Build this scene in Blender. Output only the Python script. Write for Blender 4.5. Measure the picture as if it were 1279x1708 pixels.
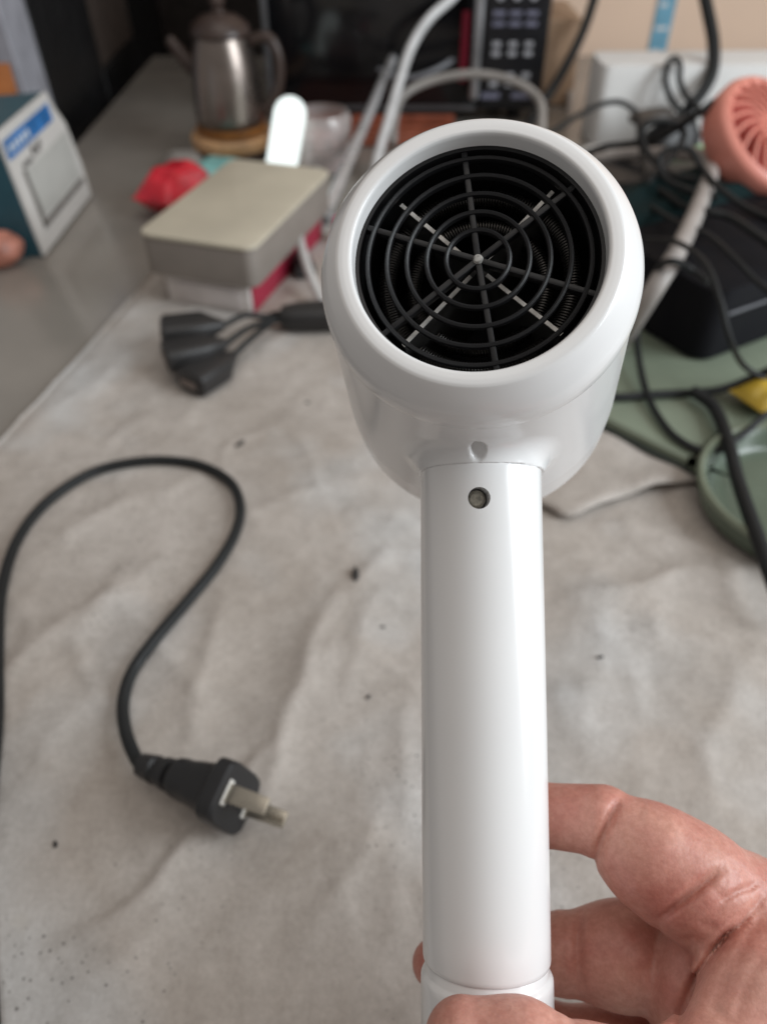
import bpy, bmesh, math, random
import numpy as np
from mathutils import Vector, Matrix, noise
random.seed(7)
for o in list(bpy.data.objects): bpy.data.objects.remove(o)
SC = bpy.context.scene
COL = SC.collection

# ------------------------------------------------------------------ camera
F = 1315.0; PH = math.radians(42.9); CH = 0.361
CP, SP = math.cos(PH), math.sin(PH)
cam = bpy.data.cameras.new('camera'); camo = bpy.data.objects.new('camera', cam); COL.objects.link(camo)
camo.location = (0, 0, CH); camo.rotation_euler = (math.pi/2-PH, 0, 0)
cam.sensor_fit = 'VERTICAL'; cam.sensor_height = 36.0; cam.lens = F/1708.0*36.0
cam.clip_start = 0.01; cam.clip_end = 50
cam.dof.use_dof = True; cam.dof.focus_distance = 0.198
cam.dof.aperture_fstop = cam.lens/2.9
SC.camera = camo

# ------------------------------------------------------------------ light (indoor: window on the right, dim warm room)
w = bpy.data.worlds.new('World'); SC.world = w; w.use_nodes = True
bg = w.node_tree.nodes['Background']; bg.inputs[0].default_value = (1.0, 0.95, 0.91, 1); bg.inputs[1].default_value = 0.27
def area(name, loc, target, sx, sy, power, col):
    l = bpy.data.lights.new(name, 'AREA'); l.shape = 'RECTANGLE'; l.size = sx; l.size_y = sy; l.energy = power; l.color = col
    o = bpy.data.objects.new(name, l); COL.objects.link(o); o.location = loc
    o.rotation_euler = (Vector(target)-Vector(loc)).to_track_quat('-Z', 'Y').to_euler(); return o
area('window_light', (1.40, 0.0, 0.82), (0.0, 0.25, 0.18), 0.9, 1.1, 28, (0.88, 0.95, 1.0))
area('ceiling_bounce', (0.1, 0.25, 2.2), (0.1, 0.25, 0), 1.8, 1.8, 11, (1.0, 0.93, 0.86))
SC.view_settings.view_transform = 'Standard'; SC.view_settings.look = 'None'
SC.view_settings.exposure = 0.06; SC.view_settings.gamma = 1.0
SC.render.engine = 'CYCLES'

# ------------------------------------------------------------------ coordinates
def A(px, py, d):
    x = (px-639.5)/F; y = (854-py)/F
    return Vector((x*d, (CP+y*SP)*d, CH+(-SP+y*CP)*d))
def P(px, py, z=0.0):
    y = (854-py)/F
    return A(px, py, (z-CH)/(-SP+y*CP))
def K(px, py, d):                                   # camera frame: x right, y up, z towards the viewer
    return np.array([(px-639.5)/F*d, (854-py)/F*d, -d])
CAMM = Matrix(((1,0,0,0),(0,SP,-CP,0),(0,CP,SP,CH),(0,0,0,1)))
def c2w(a):
    a = np.asarray(a, float)
    return np.stack([a[...,0], SP*a[...,1]-CP*a[...,2], CP*a[...,1]+SP*a[...,2]+CH], -1)

# ------------------------------------------------------------------ materials
MATS = {}
def rgb(h):
    h = h.lstrip('#'); v = [int(h[i:i+2],16)/255 for i in (0,2,4)]
    return tuple(c/12.92 if c<=.04045 else ((c+.055)/1.055)**2.4 for c in v)
def mat(name, col, rough=.5, metal=0, var=.12, scale=40, bump=0., bscale=300, spec=.5, **kw):
    if name in MATS: return MATS[name]
    m = bpy.data.materials.new(name); m.use_nodes = True; nt = m.node_tree; N = nt.nodes; L = nt.links
    b = N['Principled BSDF']; b.inputs['Roughness'].default_value = rough; b.inputs['Metallic'].default_value = metal
    b.inputs['Specular IOR Level'].default_value = spec
    tc = N.new('ShaderNodeTexCoord'); nz = N.new('ShaderNodeTexNoise'); nz.inputs['Scale'].default_value = scale; nz.inputs['Detail'].default_value = 5
    L.new(tc.outputs['Object'], nz.inputs['Vector'])
    mr = N.new('ShaderNodeMapRange'); mr.inputs[1].default_value = .3; mr.inputs[2].default_value = .7
    mr.inputs[3].default_value = 1-var; mr.inputs[4].default_value = 1+var; L.new(nz.outputs['Fac'], mr.inputs[0])
    mx = N.new('ShaderNodeVectorMath'); mx.operation = 'SCALE'; mx.inputs[0].default_value = col; L.new(mr.outputs[0], mx.inputs['Scale'])
    L.new(mx.outputs[0], b.inputs['Base Color'])
    rr = N.new('ShaderNodeMapRange'); rr.inputs[1].default_value = .3; rr.inputs[2].default_value = .7
    rr.inputs[3].default_value = max(.02, rough*.85); rr.inputs[4].default_value = min(1, rough*1.15); L.new(nz.outputs['Fac'], rr.inputs[0]); L.new(rr.outputs[0], b.inputs['Roughness'])
    if bump:
        n2 = N.new('ShaderNodeTexNoise'); n2.inputs['Scale'].default_value = bscale; n2.inputs['Detail'].default_value = 4; L.new(tc.outputs['Object'], n2.inputs['Vector'])
        bp = N.new('ShaderNodeBump'); bp.inputs['Strength'].default_value = bump; bp.inputs['Distance'].default_value = .001
        L.new(n2.outputs['Fac'], bp.inputs['Height']); L.new(bp.outputs[0], b.inputs['Normal'])
    for k, v in kw.items(): b.inputs[k].default_value = v
    MATS[name] = m; return m

# ------------------------------------------------------------------ object helpers
WM = {}
def thing(name, label, cat, loc=(0,0,0), M=None, group=None):
    o = bpy.data.objects.new(name, None); COL.objects.link(o); o.empty_display_size = .01
    Mx = Matrix.Translation(Vector(loc)) @ (M.to_4x4() if M else Matrix())
    o.matrix_world = Mx; WM[o] = Mx; tag(o, label, cat, group); return o
def tag(o, label=None, cat=None, group=None, kind=None):
    if label: o['label'] = label
    if cat: o['category'] = cat
    if group: o['group'] = group
    if kind: o['kind'] = kind
    return o
def obj(name, vf, m, parent=None, smooth=True, sharp=40, local=False, normals=None):
    V, Fc = vf[0], vf[1]
    V = np.asarray(V, float)
    if parent is not None:
        if not local:
            I = np.array(WM[parent].inverted()); V = V@I[:3,:3].T+I[:3,3]
        loc = None
    else:
        loc = np.array([V[:,0].mean(), V[:,1].mean(), V[:,2].min()]); V = V-loc
    me = bpy.data.meshes.new(name); me.from_pydata(V.tolist(), [], [tuple(map(int,f)) for f in Fc]); me.update()
    if normals is None:
        bm = bmesh.new(); bm.from_mesh(me); bmesh.ops.recalc_face_normals(bm, faces=bm.faces)
        bm.to_mesh(me); bm.free()
    if smooth:
        me.shade_smooth()
        if normals is None and sharp: me.set_sharp_from_angle(angle=math.radians(sharp))
    me.materials.append(m)
    o = bpy.data.objects.new(name, me); COL.objects.link(o)
    if parent is not None:
        o.parent = parent; WM[o] = WM[parent]
    else:
        o.location = loc; WM[o] = Matrix.Translation(Vector(loc))
    return o
def join(*vfs):
    V = []; Fc = []; n = 0
    for v, f in vfs:
        v = np.asarray(v, float); V.append(v); Fc += [tuple(i+n for i in q) for q in f]; n += len(v)
    return np.concatenate(V), Fc
def xf(vf, M):
    a = np.array(M); V = np.asarray(vf[0], float); return V@a[:3,:3].T+a[:3,3], vf[1]
def frame(loc, ex, ey, ez):
    M = Matrix.Identity(4)
    for i, e in enumerate((ex, ey, ez)): M.col[i][:3] = tuple(e)
    M.col[3][:3] = tuple(loc); return M
def rotz(loc, a): return Matrix.Translation(Vector(loc)) @ Matrix.Rotation(a, 4, 'Z')
def box(x0, x1, y0, y1, z0, z1, bev=0.0, seg=3):
    bm = bmesh.new(); bmesh.ops.create_cube(bm, size=1)
    for v in bm.verts: v.co = ((x0+x1)/2+v.co.x*(x1-x0), (y0+y1)/2+v.co.y*(y1-y0), (z0+z1)/2+v.co.z*(z1-z0))
    if bev: bmesh.ops.bevel(bm, geom=list(bm.edges), offset=bev, segments=seg, profile=.5, affect='EDGES')
    bm.verts.index_update(); r = ([v.co[:] for v in bm.verts], [[v.index for v in f.verts] for f in bm.faces]); bm.free(); return r
def lathe(prof, n=64, cap0=False, cap1=False, phase=0):          # prof: (r, z)
    V = []; Fc = []
    for r, z in prof:
        for i in range(n):
            a = 2*math.pi*i/n+phase; V.append((r*math.cos(a), r*math.sin(a), z))
    for k in range(len(prof)-1):
        for i in range(n):
            j = (i+1)%n; Fc.append((k*n+i, k*n+j, (k+1)*n+j, (k+1)*n+i))
    if cap0: Fc.append(tuple(range(n))[::-1])
    if cap1: Fc.append(tuple(range((len(prof)-1)*n, len(prof)*n)))
    return V, Fc
def crom(pts, n=10):
    p = [np.array(q, float) for q in pts]; p = [2*p[0]-p[1]]+p+[2*p[-1]-p[-2]]; out = []
    for i in range(1, len(p)-2):
        for k in range(n):
            t = k/n; a, b, c, d = p[i-1:i+3]
            out.append(.5*((2*b)+(-a+c)*t+(2*a-5*b+4*c-d)*t*t+(-a+3*b-3*c+d)*t**3))
    out.append(p[-2]); return out
def tube(pts, r, n=10, sub=10, closed=False):
    c = crom(pts, sub) if sub else [np.array(q, float) for q in pts]
    m = len(c); R = r if hasattr(r, '__len__') else [r]*m
    if len(R) != m: R = np.interp(np.linspace(0,1,m), np.linspace(0,1,len(R)), R)
    V = []; Fc = []; prev = None
    for i in range(m):
        t = c[min(i+1,m-1)]-c[max(i-1,0)]; t = t/(np.linalg.norm(t)+1e-12)
        if prev is None:
            h = np.array([0,0,1.]) if abs(t[2])<.9 else np.array([1.,0,0]); u = np.cross(t, h)
        else: u = prev-t*np.dot(prev, t)
        u = u/(np.linalg.norm(u)+1e-12); prev = u; v = np.cross(t, u)
        for k in range(n):
            a = 2*math.pi*k/n; V.append(c[i]+R[i]*(math.cos(a)*u+math.sin(a)*v))
    for i in range(m-1):
        for k in range(n):
            j = (k+1)%n; Fc.append((i*n+k, i*n+j, (i+1)*n+j, (i+1)*n+k))
    Fc.append(tuple(range(n))[::-1]); Fc.append(tuple(range((m-1)*n, m*n)))
    return V, Fc
def superloft(secs, n=40, e=2.5):      # sections: (center, exdir, eydir, hx, hy, exponent) -> closed loft
    V = []; Fc = []
    for c, ex, ey, hx, hy, ee in secs:
        c = np.array(c); ex = np.array(ex); ey = np.array(ey)
        for i in range(n):
            a = 2*math.pi*i/n; ca, sa = math.cos(a), math.sin(a)
            V.append(c+ex*hx*math.copysign(abs(ca)**(2/ee), ca)+ey*hy*math.copysign(abs(sa)**(2/ee), sa))
    for k in range(len(secs)-1):
        for i in range(n):
            j = (i+1)%n; Fc.append((k*n+i, k*n+j, (k+1)*n+j, (k+1)*n+i))
    Fc.append(tuple(range(n))[::-1]); Fc.append(tuple(range((len(secs)-1)*n, len(secs)*n)))
    return V, Fc
def surface_nets(f, lo, hi, h, proj=2):
    ax = [np.arange(lo[i], hi[i]+h, h) for i in range(3)]
    G = np.stack(np.meshgrid(*ax, indexing='ij'), -1).astype(np.float32)
    v = f(G); S = [s-1 for s in v.shape]
    def sl(o): return v[o[0]:o[0]+S[0], o[1]:o[1]+S[1], o[2]:o[2]+S[2]]
    acc = np.zeros(S+[3], np.float32); cnt = np.zeros(S, np.int32)
    cs = [(i,j,k) for i in (0,1) for j in (0,1) for k in (0,1)]
    for a in cs:
        for d in range(3):
            if a[d]: continue
            b = list(a); b[d] = 1; va, vb = sl(a), sl(b); cr = (va<0) != (vb<0)
            t = va/(va-vb+1e-20); q = np.zeros(S+[3], np.float32)
            for e in range(3): q[..., e] = a[e]
            q[..., d] = t
            acc += q*cr[..., None]; cnt += cr
    act = cnt>0; idx = -np.ones(S, np.int64); idx[act] = np.arange(act.sum())
    ii = np.argwhere(act)
    Vx = np.array(lo)+h*(ii+acc[act]/cnt[act][:, None])
    Fc = []
    ins = v<0
    for d in range(3):
        e1, e2 = (d+1)%3, (d+2)%3
        s0 = [slice(None)]*3; s1 = [slice(None)]*3; s0[d] = slice(0,-1); s1[d] = slice(1,None)
        a, b = ins[tuple(s0)], ins[tuple(s1)]
        ed = np.argwhere(a != b)
        ok = (ed[:,e1]>0)&(ed[:,e2]>0)&(ed[:,e1]<S[e1])&(ed[:,e2]<S[e2]); ed = ed[ok]
        fl = a[tuple(ed.T)]
        def g(x1, x2):
            q = ed.copy(); q[:,e1] -= x1; q[:,e2] -= x2; return idx[tuple(q.T)]
        Q = np.stack([g(1,1), g(0,1), g(0,0), g(1,0)], 1); Q[~fl] = Q[~fl][:, ::-1]; Fc.append(Q)
    Fc = np.concatenate(Fc)
    def grad(p):
        e = h*.4; g = np.empty_like(p)
        for k in range(3):
            dp = np.zeros(3); dp[k] = e; g[:,k] = (f(p+dp)-f(p-dp))/(2*e)
        return g
    for _ in range(proj):
        g = grad(Vx); val = f(Vx); st = val/np.maximum((g*g).sum(1), .05); st = np.clip(st, -h*.5, h*.5); Vx = Vx-g*st[:,None]
    g = grad(Vx); g /= np.linalg.norm(g, axis=1)[:,None]+1e-9
    return Vx, Fc, g
def smin(a, b, k):
    hh = np.clip(.5+.5*(b-a)/k, 0, 1); return b*(1-hh)+a*hh-k*hh*(1-hh)
def cone(p, a, b, ra, rb):
    ab = b-a; t = np.clip(((p-a)@ab)/(ab@ab), 0, 1)
    return np.linalg.norm(p-a-t[...,None]*ab, axis=-1)-(ra+(rb-ra)*t)
def net_obj(name, f, lo, hi, h, m, parent, smooth_normals=True):
    V, Fc, g = surface_nets(f, lo, hi, h)
    o = obj(name, (c2w(V), Fc), m, parent, normals=g)
    if smooth_normals:
        Nw = c2w(g)-np.array([0,0,CH]); I = np.array(WM[parent].inverted())[:3,:3]; Nl = Nw@I.T
        o.data.normals_split_custom_set_from_vertices(Nl.tolist())
    return o

# ================================================================== SETTING
def quadgrid(nx, ny, fn):
    V = [fn(i/nx, j/ny) for j in range(ny+1) for i in range(nx+1)]
    Fc = [(j*(nx+1)+i, j*(nx+1)+i+1, (j+1)*(nx+1)+i+1, (j+1)*(nx+1)+i) for j in range(ny) for i in range(nx)]
    return V, Fc
m_floor = mat('dark floor', (.035,.03,.028), .6, bump=.2, bscale=60)
fl = obj('floor', quadgrid(4, 4, lambda u,v: (-3+6*u, -1+5*v, -.74)), m_floor); tag(fl, kind='structure')
# peach wall at the back, right
m_wall = mat('peach wall paint', (.80,.60,.46), .75, var=.04, scale=6, bump=.15, bscale=120)
wl = obj('wall', box(-.02, 1.6, 1.62, 1.70, -.74, 1.6), m_wall, smooth=False); tag(wl, kind='structure')

# table: grey-beige glossy top with a diagonal near left edge
m_tab = mat('table laminate', (.29,.265,.235), .22, var=.08, scale=14, bump=.05, bscale=90)
poly = [(-.415,1.60), (-.425,.72), (-.150,.091), (-.09,-.04), (.95,-.04), (.95,1.60)]
def prism(poly, z0, z1, bev=.004):
    bm = bmesh.new(); vs = [bm.verts.new((x,y,z1)) for x,y in poly]; f = bm.faces.new(vs)
    r = bmesh.ops.extrude_face_region(bm, geom=[f]); bmesh.ops.translate(bm, vec=(0,0,z0-z1), verts=[e for e in r['geom'] if isinstance(e, bmesh.types.BMVert)])
    bmesh.ops.recalc_face_normals(bm, faces=bm.faces)
    if bev: bmesh.ops.bevel(bm, geom=list(bm.edges), offset=bev, segments=3, profile=.5, affect='EDGES')
    bm.verts.index_update(); r = ([v.co[:] for v in bm.verts], [[v.index for v in f.verts] for f in bm.faces]); bm.free(); return r
tb = thing('table', 'grey beige glossy table top under the white cloth', 'table', (.2,.8,-.74))
obj('table_top', prism(poly, -.028, -.003), m_tab, tb)
m_leg = mat('table leg paint', (.05,.045,.04), .5)
for x, y in ((-.36,1.5), (-.33,.72), (.85,.05), (.85,1.5)):
    obj('leg', box(x-.022, x+.022, y-.022, y+.022, -.738, -.027, .003), m_leg, tb)

# the dusty white cloth
FOLDS = []
def fold(a, b, h, wd, skew=0):
    FOLDS.append((np.array(P(*a)[:2]), np.array(P(*b)[:2]), h, wd, skew))
fold((560,1010), (430,1330), .0055, .010); fold((640,980), (560,1180), .0035, .012)
fold((150,1560), (430,1290), .004, .008, 1); fold((120,1708), (260,1520), .0045, .012); fold((330,1580), (560,1400), .0025, .014)
fold((20,1120), (260,940), .004, .010); fold((60,930), (330,800), .0035, .016); fold((330,1230), (380,1010), .003, .010)
fold((960,1010), (1270,950), .0055, .012); fold((960,1250), (1010,1000), .003, .02); fold((1150,1350), (1250,1080), .004, .02)
fold((480,700), (640,760), .003, .02); fold((420,860), (600,800), .003, .014); fold((600,1000), (650,930), .003, .006); fold((80,690), (290,560), .003, .012)
fold((500,1560), (660,1330), .003, .012); fold((220,1010), (330,1190), .0035, .012); fold((30,1330), (150,1180), .003, .014)
fold((590,860), (690,900), .0035, .012); fold((690,1180), (640,1560), .003, .014); fold((1010,880),(1180,930),.003,.014); fold((930,1160),(1060,1180),.003,.012)
TE0 = np.array([-.425,.72]); TE1 = np.array([-.150,.091])
def clothz(x, y, fine=True):
    z = .0050+.0042*noise.fractal(Vector((x*5+3, y*5, 1.3)), 1.0, 2.0, 2)
    n = noise.noise(Vector((x*22, y*22, 5.1))); z += .0006*n
    r = 1-abs(noise.noise(Vector((x*17+y*8+.6, y*13-x*5, 9.7)))); z += .0018*max(0, r-.84)/.16*(.25+.6*noise.noise(Vector((x*5, y*5, 2)))**2*4)
    if fine:
        r2 = 1-abs(noise.noise(Vector((x*38-y*20, y*30+x*11, 4.4)))); z += .0004*max(0, r2-.8)/.2
        z += .00015*noise.noise(Vector((x*140, y*140, 3)))
    wob = .010*noise.noise(Vector((x*25, y*25, 7.7)))
    for a, b, h, wd, sk in FOLDS:
        ab = b-a; px = x-a[0]; py = y-a[1]; L2 = ab@ab; t = (px*ab[0]+py*ab[1])/L2
        if t<-.3 or t>1.3: continue
        if abs(px*ab[1]-py*ab[0]) > (wd*3+.01)*math.sqrt(L2): continue
        d = (px*ab[1]-py*ab[0])/math.sqrt(L2)+wob
        q = math.sqrt(d*d+4e-6)-.002; k = .65*math.exp(-q/(wd*.55))+.35*math.exp(-(d/(wd*1.8))**2)
        if sk and d<0: k = math.exp(-(d/(wd*.3))**2)
        tt = min(1, max(0, t)); k *= math.exp(-((t-tt)/.12)**2)*(.35+.65*math.sin(math.pi*min(1,max(0,.12+.76*t))))
        z += h*k
    return max(z, .0012)
def tab_edge(y): return TE0[0]+(TE1[0]-TE0[0])*(TE0[1]-y)/(TE0[1]-TE1[1])
def left_of(y):
    c = -.284+.2155*(y-.463)
    wobb = .003*noise.noise(Vector((0, y*20, 0)))
    return max(c+wobb, tab_edge(y))
NX, NY = 270, 300
def cl(u, v):
    y = .02+.86*v; hang = tab_edge(y) > -.284+.2155*(y-.463)-.004
    xl = left_of(y); iu = u*NX; x = xl+(.56-xl)*max(0, iu-5)/(NX-5)
    z = clothz(x, y)
    if iu < 5:
        k = (5-iu)/5
        if hang: return (xl-.004*min(1,k*2), y, z-.03*k)
        return (xl-.0004*k, y, z*(1-k)+.0004*k)
    e = min(1, (x-xl)/.012)
    if not hang: z *= .35+.65*e
    z *= min(1, (1-v)/.01+.15)
    return (x, y, z)
def cloth_mat():
    m = bpy.data.materials.new('dusty white cloth'); m.use_nodes = True; nt = m.node_tree; N = nt.nodes; L = nt.links
    b = N['Principled BSDF']; b.inputs['Roughness'].default_value = .62; b.inputs['Specular IOR Level'].default_value = .4
    g = N.new('ShaderNodeNewGeometry')
    def nz(s, d=5, r=.6):
        n = N.new('ShaderNodeTexNoise'); n.inputs['Scale'].default_value = s; n.inputs['Detail'].default_value = d; n.inputs['Roughness'].default_value = r; L.new(g.outputs['Position'], n.inputs['Vector']); return n
    def ramp(src, p0, p1, c0, c1):
        r = N.new('ShaderNodeValToRGB'); r.color_ramp.elements[0].position = p0; r.color_ramp.elements[1].position = p1
        r.color_ramp.elements[0].color = (*c0,1); r.color_ramp.elements[1].color = (*c1,1); L.new(src, r.inputs[0]); return r.outputs[0]
    def mix(fac, a, bb, mode='MIX', f=1.0):
        x = N.new('ShaderNodeMix'); x.data_type = 'RGBA'; x.blend_type = mode
        if fac is None: x.inputs[0].default_value = f
        else: L.new(fac, x.inputs[0])
        for s, i in ((a,6),(bb,7)):
            if isinstance(s, tuple): x.inputs[i].default_value = (*s,1)
            else: L.new(s, x.inputs[i])
        return x.outputs[2]
    c = ramp(nz(7).outputs['Fac'], .35, .68, (.415,.370,.330), (.53,.49,.455))
    c = mix(ramp(nz(4.3,3).outputs['Fac'], .50, .66, (0,0,0), (.75,.75,.75)), c, (.58,.605,.62))  # bluish window sheen painted into the colour as pale noise patches
    c = mix(None, c, ramp(nz(60,6,.7).outputs['Fac'], .3, .7, (.84,.83,.82), (1.06,1.06,1.06)), 'MULTIPLY')
    c = mix(None, c, ramp(nz(330,4,.8).outputs['Fac'], .3, .7, (.86,.85,.84), (1.08,1.08,1.08)), 'MULTIPLY')
    # smudges
    n3 = nz(11,4); sm = ramp(n3.outputs['Fac'], .58, .72, (0,0,0), (1,1,1)); n4 = nz(85,4,.75); sm2 = ramp(n4.outputs['Fac'], .50, .68, (0,0,0), (.75,.75,.75))
    both = mix(None, sm, sm2, 'MULTIPLY'); c = mix(both, c, (.20,.18,.165))
    # yellowish stains
    n5 = N.new('ShaderNodeTexVoronoi'); n5.inputs['Scale'].default_value = 9; L.new(g.outputs['Position'], n5.inputs['Vector'])
    st = ramp(n5.outputs['Distance'], .05, .11, (1,1,1), (0,0,0)); c = mix(mix(None, st, ramp(nz(120).outputs['Fac'], .45, .6, (0,0,0), (.55,.55,.55)), 'MULTIPLY'), c, (.36,.30,.17))
    # black specks in three sizes
    for sc, thr, msk in ((26,.040,.50), (95,.085,.50), (240,.17,.50)):
        v = N.new('ShaderNodeTexVoronoi'); v.inputs['Scale'].default_value = sc; v.inputs['Randomness'].default_value = 1; L.new(g.outputs['Position'], v.inputs['Vector'])
        a = ramp(v.outputs['Distance'], thr*.6, thr, (1,1,1), (0,0,0)); k = ramp(nz(5.5+sc*.01,3).outputs['Fac'], msk, msk+.08, (0,0,0), (.8,.8,.8))
        c = mix(mix(None, a, k, 'MULTIPLY'), c, (.09,.08,.075))
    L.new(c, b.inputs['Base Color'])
    bp = N.new('ShaderNodeBump'); bp.inputs['Strength'].default_value = .5; bp.inputs['Distance'].default_value = .0008; L.new(nz(420,5,.7).outputs['Fac'], bp.inputs['Height']); L.new(bp.outputs[0], b.inputs['Normal'])
    return m
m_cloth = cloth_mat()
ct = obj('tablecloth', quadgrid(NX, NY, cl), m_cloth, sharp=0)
tag(ct, 'large crumpled dusty white cloth spread over the table', 'tablecloth')
# turned-over flap of the sheet at the right, lying on top as its own layer
edge = [(880,838),(912,852),(935,866),(958,866),(990,852),(1030,836),(1075,822),(1120,812),(1150,806),(1172,803)]
def flap():
    E_ = crom([np.array(P(a,b,.008)) for a,b in edge], 8); m = len(E_); n = 26; V = []
    for i in range(m):
        for j in range(n+1):
            t = j/n; p = E_[i]+np.array([.02, .16, 0])*t
            z = clothz(p[0], p[1], False)*.5+.0065+.006*math.exp(-(t/.10)**2)*(.6+.6*noise.noise(Vector((p[0]*30,p[1]*30,1))))+.0025*noise.noise(Vector((p[0]*35,p[1]*35,8)))+.002*t
            if j==0: z -= .0015
            V.append((p[0], p[1], z))
    Fc = [(i*(n+1)+j, (i+1)*(n+1)+j, (i+1)*(n+1)+j+1, i*(n+1)+j+1) for i in range(m-1) for j in range(n)]
    return V, Fc
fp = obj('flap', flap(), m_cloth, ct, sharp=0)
sol = fp.modifiers.new('thickness', 'SOLIDIFY'); sol.thickness = .0012; sol.offset = 0

# dark loose crumbs lying on the cloth
m_crumb = mat('dark crumb', (.03,.027,.025), .8)
CR = [((400,738),.0034,'dark crumb on the cloth above the bend of the black cable'), ((513,668),.0022,'small dark crumb just left of the dryer head'),
      ((90,1404),.0019,'tiny black crumb at the lower left of the cloth'), ((998,1104),.0021,'tiny black crumb right of the dryer handle'),
      ((593,965),.0042,'elongated dark brown crumb left of the dryer handle'), ((614,1168),.0017,'tiny dark crumb left of the middle of the handle'), ((638,1049),.0015,'tiny grey crumb beside a cloth fold left of the handle')]
for (a, b), s, lab in CR:
    p = P(a, b, .006); z = clothz(p.x, p.y)
    bm = bmesh.new(); bmesh.ops.create_icosphere(bm, subdivisions=2, radius=1)
    ang = random.random()*3; el = 2.0 if s>.003 else 1.3
    for v in bm.verts:
        k = 1+.5*noise.noise(v.co*1.7+Vector((a,b,0))); v.co = Vector((v.co.x*s*el, v.co.y*s*.7, v.co.z*s*.45))*k*.72; v.co.rotate(Matrix.Rotation(1.1 if s>.005 else ang, 3, 'Z'))
    bm.verts.index_update(); vf = ([Vector(v.co)+Vector((p.x,p.y,z+s*.25)) for v in bm.verts], [[v.index for v in f.verts] for f in bm.faces]); bm.free()
    tag(obj('crumb', vf, m_crumb), lab, 'crumb', 'crumbs on the cloth')

# ================================================================== HAIR DRYER
m_white = mat('glossy white plastic', (.81,.805,.80), .20, var=.012, scale=30, **{'Coat Weight':.25,'Coat Roughness':.13})
m_black = mat('black grille plastic', (.010,.010,.011), .42, spec=.35, bump=.06, bscale=900)
m_inner = mat('matte black duct', (.006,.006,.007), .7)
m_micaf = mat('dark mica face', (.07,.068,.065), .5, var=.3, scale=300)  # plate faces much darker than the pale edge strips
m_mica = mat('pale mica edge', (.80,.78,.74), .4, var=.2, scale=300)
m_coil = mat('heating wire', (.10,.095,.09), .4, metal=.9)
def axis(tilt, yaw):
    t, y = math.radians(tilt), math.radians(yaw); a = np.array([math.sin(y)*math.cos(t), -math.sin(t), -math.cos(t)*math.cos(y)]); return a/np.linalg.norm(a)
R0 = K(796, 414, .19)                          # centre of the round opening
a0 = axis(10.0, 8.0); a1 = axis(15.5, 7.2)
def lframe(c, a):                              # lathe frame: z along a, x right, y up
    x = np.cross(a, [0,1,0]); x /= np.linalg.norm(x); y = np.cross(x, a)
    M = np.eye(4); M[:3,0] = x; M[:3,1] = y; M[:3,2] = a; M[:3,3] = c; return M
def cam_obj(name, vf, m, parent, **k): return obj(name, (c2w(vf[0]), vf[1]), m, parent, **k)
HT = K(801, 786, .2245); HB = K(811, 1600, .2115); hax = (HB-HT)/np.linalg.norm(HB-HT); HL = np.linalg.norm(HB-HT)
dry = thing('hair_dryer', 'white hair dryer held upright with its black round grille facing forward', 'hair dryer', Vector(c2w(HB+hax*.03).tolist()))
L0 = lframe(R0, a0)
bez = [(.0307,.0055),(.0308,.0028),(.03085,.0009),(.0311,.0003),(.0315,.00005),(.0330,.0),(.0343,.0001),(.0349,.0004),(.0354,.0010),(.0366,.0026),(.0382,.0049),(.0397,.0074),(.0405,.0096),(.0409,.0118),(.04105,.0140),(.0409,.0158),(.0405,.0164),(.0396,.0166),(.0380,.0166)]
bez2 = []
for i in range(len(bez)-1):
    for k in range(3): t = k/3; bez2.append(tuple(np.array(bez[i])*(1-t)+np.array(bez[i+1])*t))
cam_obj('front_rim', xf(lathe(bez2, 160), L0), m_white, dry, sharp=60)
# barrel + fairing that flows into the handle, one smooth shell
B0 = R0+a0*.012
fa = HT-hax*.001; fb = HT-hax*.014+np.array([0,0,.0075])
def f_body(p):
    q = p-B0; t = q@a1; rad = np.linalg.norm(q-t[...,None]*a1, axis=-1)
    rr = .0402+.0034*np.clip(t/.06, 0, 1)
    te, rho = .092, .020; k = np.clip((t-(te-rho))/rho, 0, .9999); rr = rr-.020+.020*np.sqrt(1-k*k)
    b = np.maximum(rad-rr, t-te)
    fr = cone(p, HT+hax*.02, HT-hax*.004, .0171, .0168); fr = smin(fr, cone(p, HT-hax*.003, fb, .0165, .0085), .004)
    b = smin(b, np.maximum(fr, (p-HT)@hax), .0065)
    b = np.maximum(b, .002-t)                                   # open front end under the rim
    b = np.maximum(b, -np.maximum(rad-.0372, t-(te-.012)))      # hollow inside
    e = (p-DIMP)/np.array([.0019,.0036,.0022]); b2 = (np.linalg.norm(e, axis=-1)-1)*.0019
    return -smin(-b, b2, .0006)                                 # oval dimple
DIMP = np.array([9.,9.,9.])
def hit(px, py, f, d0=.16, d1=.26):
    for d in np.arange(d0, d1, .0002):
        if f(K(px,py,d)[None])[0] < 0: return d
    return d1
DIMP = K(797,748,hit(797,748,f_body)+.0004)
c1 = B0+a1*.045
net_obj('barrel', f_body, c1-np.array([.058,.075,.07]), c1+np.array([.058,.062,.062]), .0007, m_white, dry)
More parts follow.
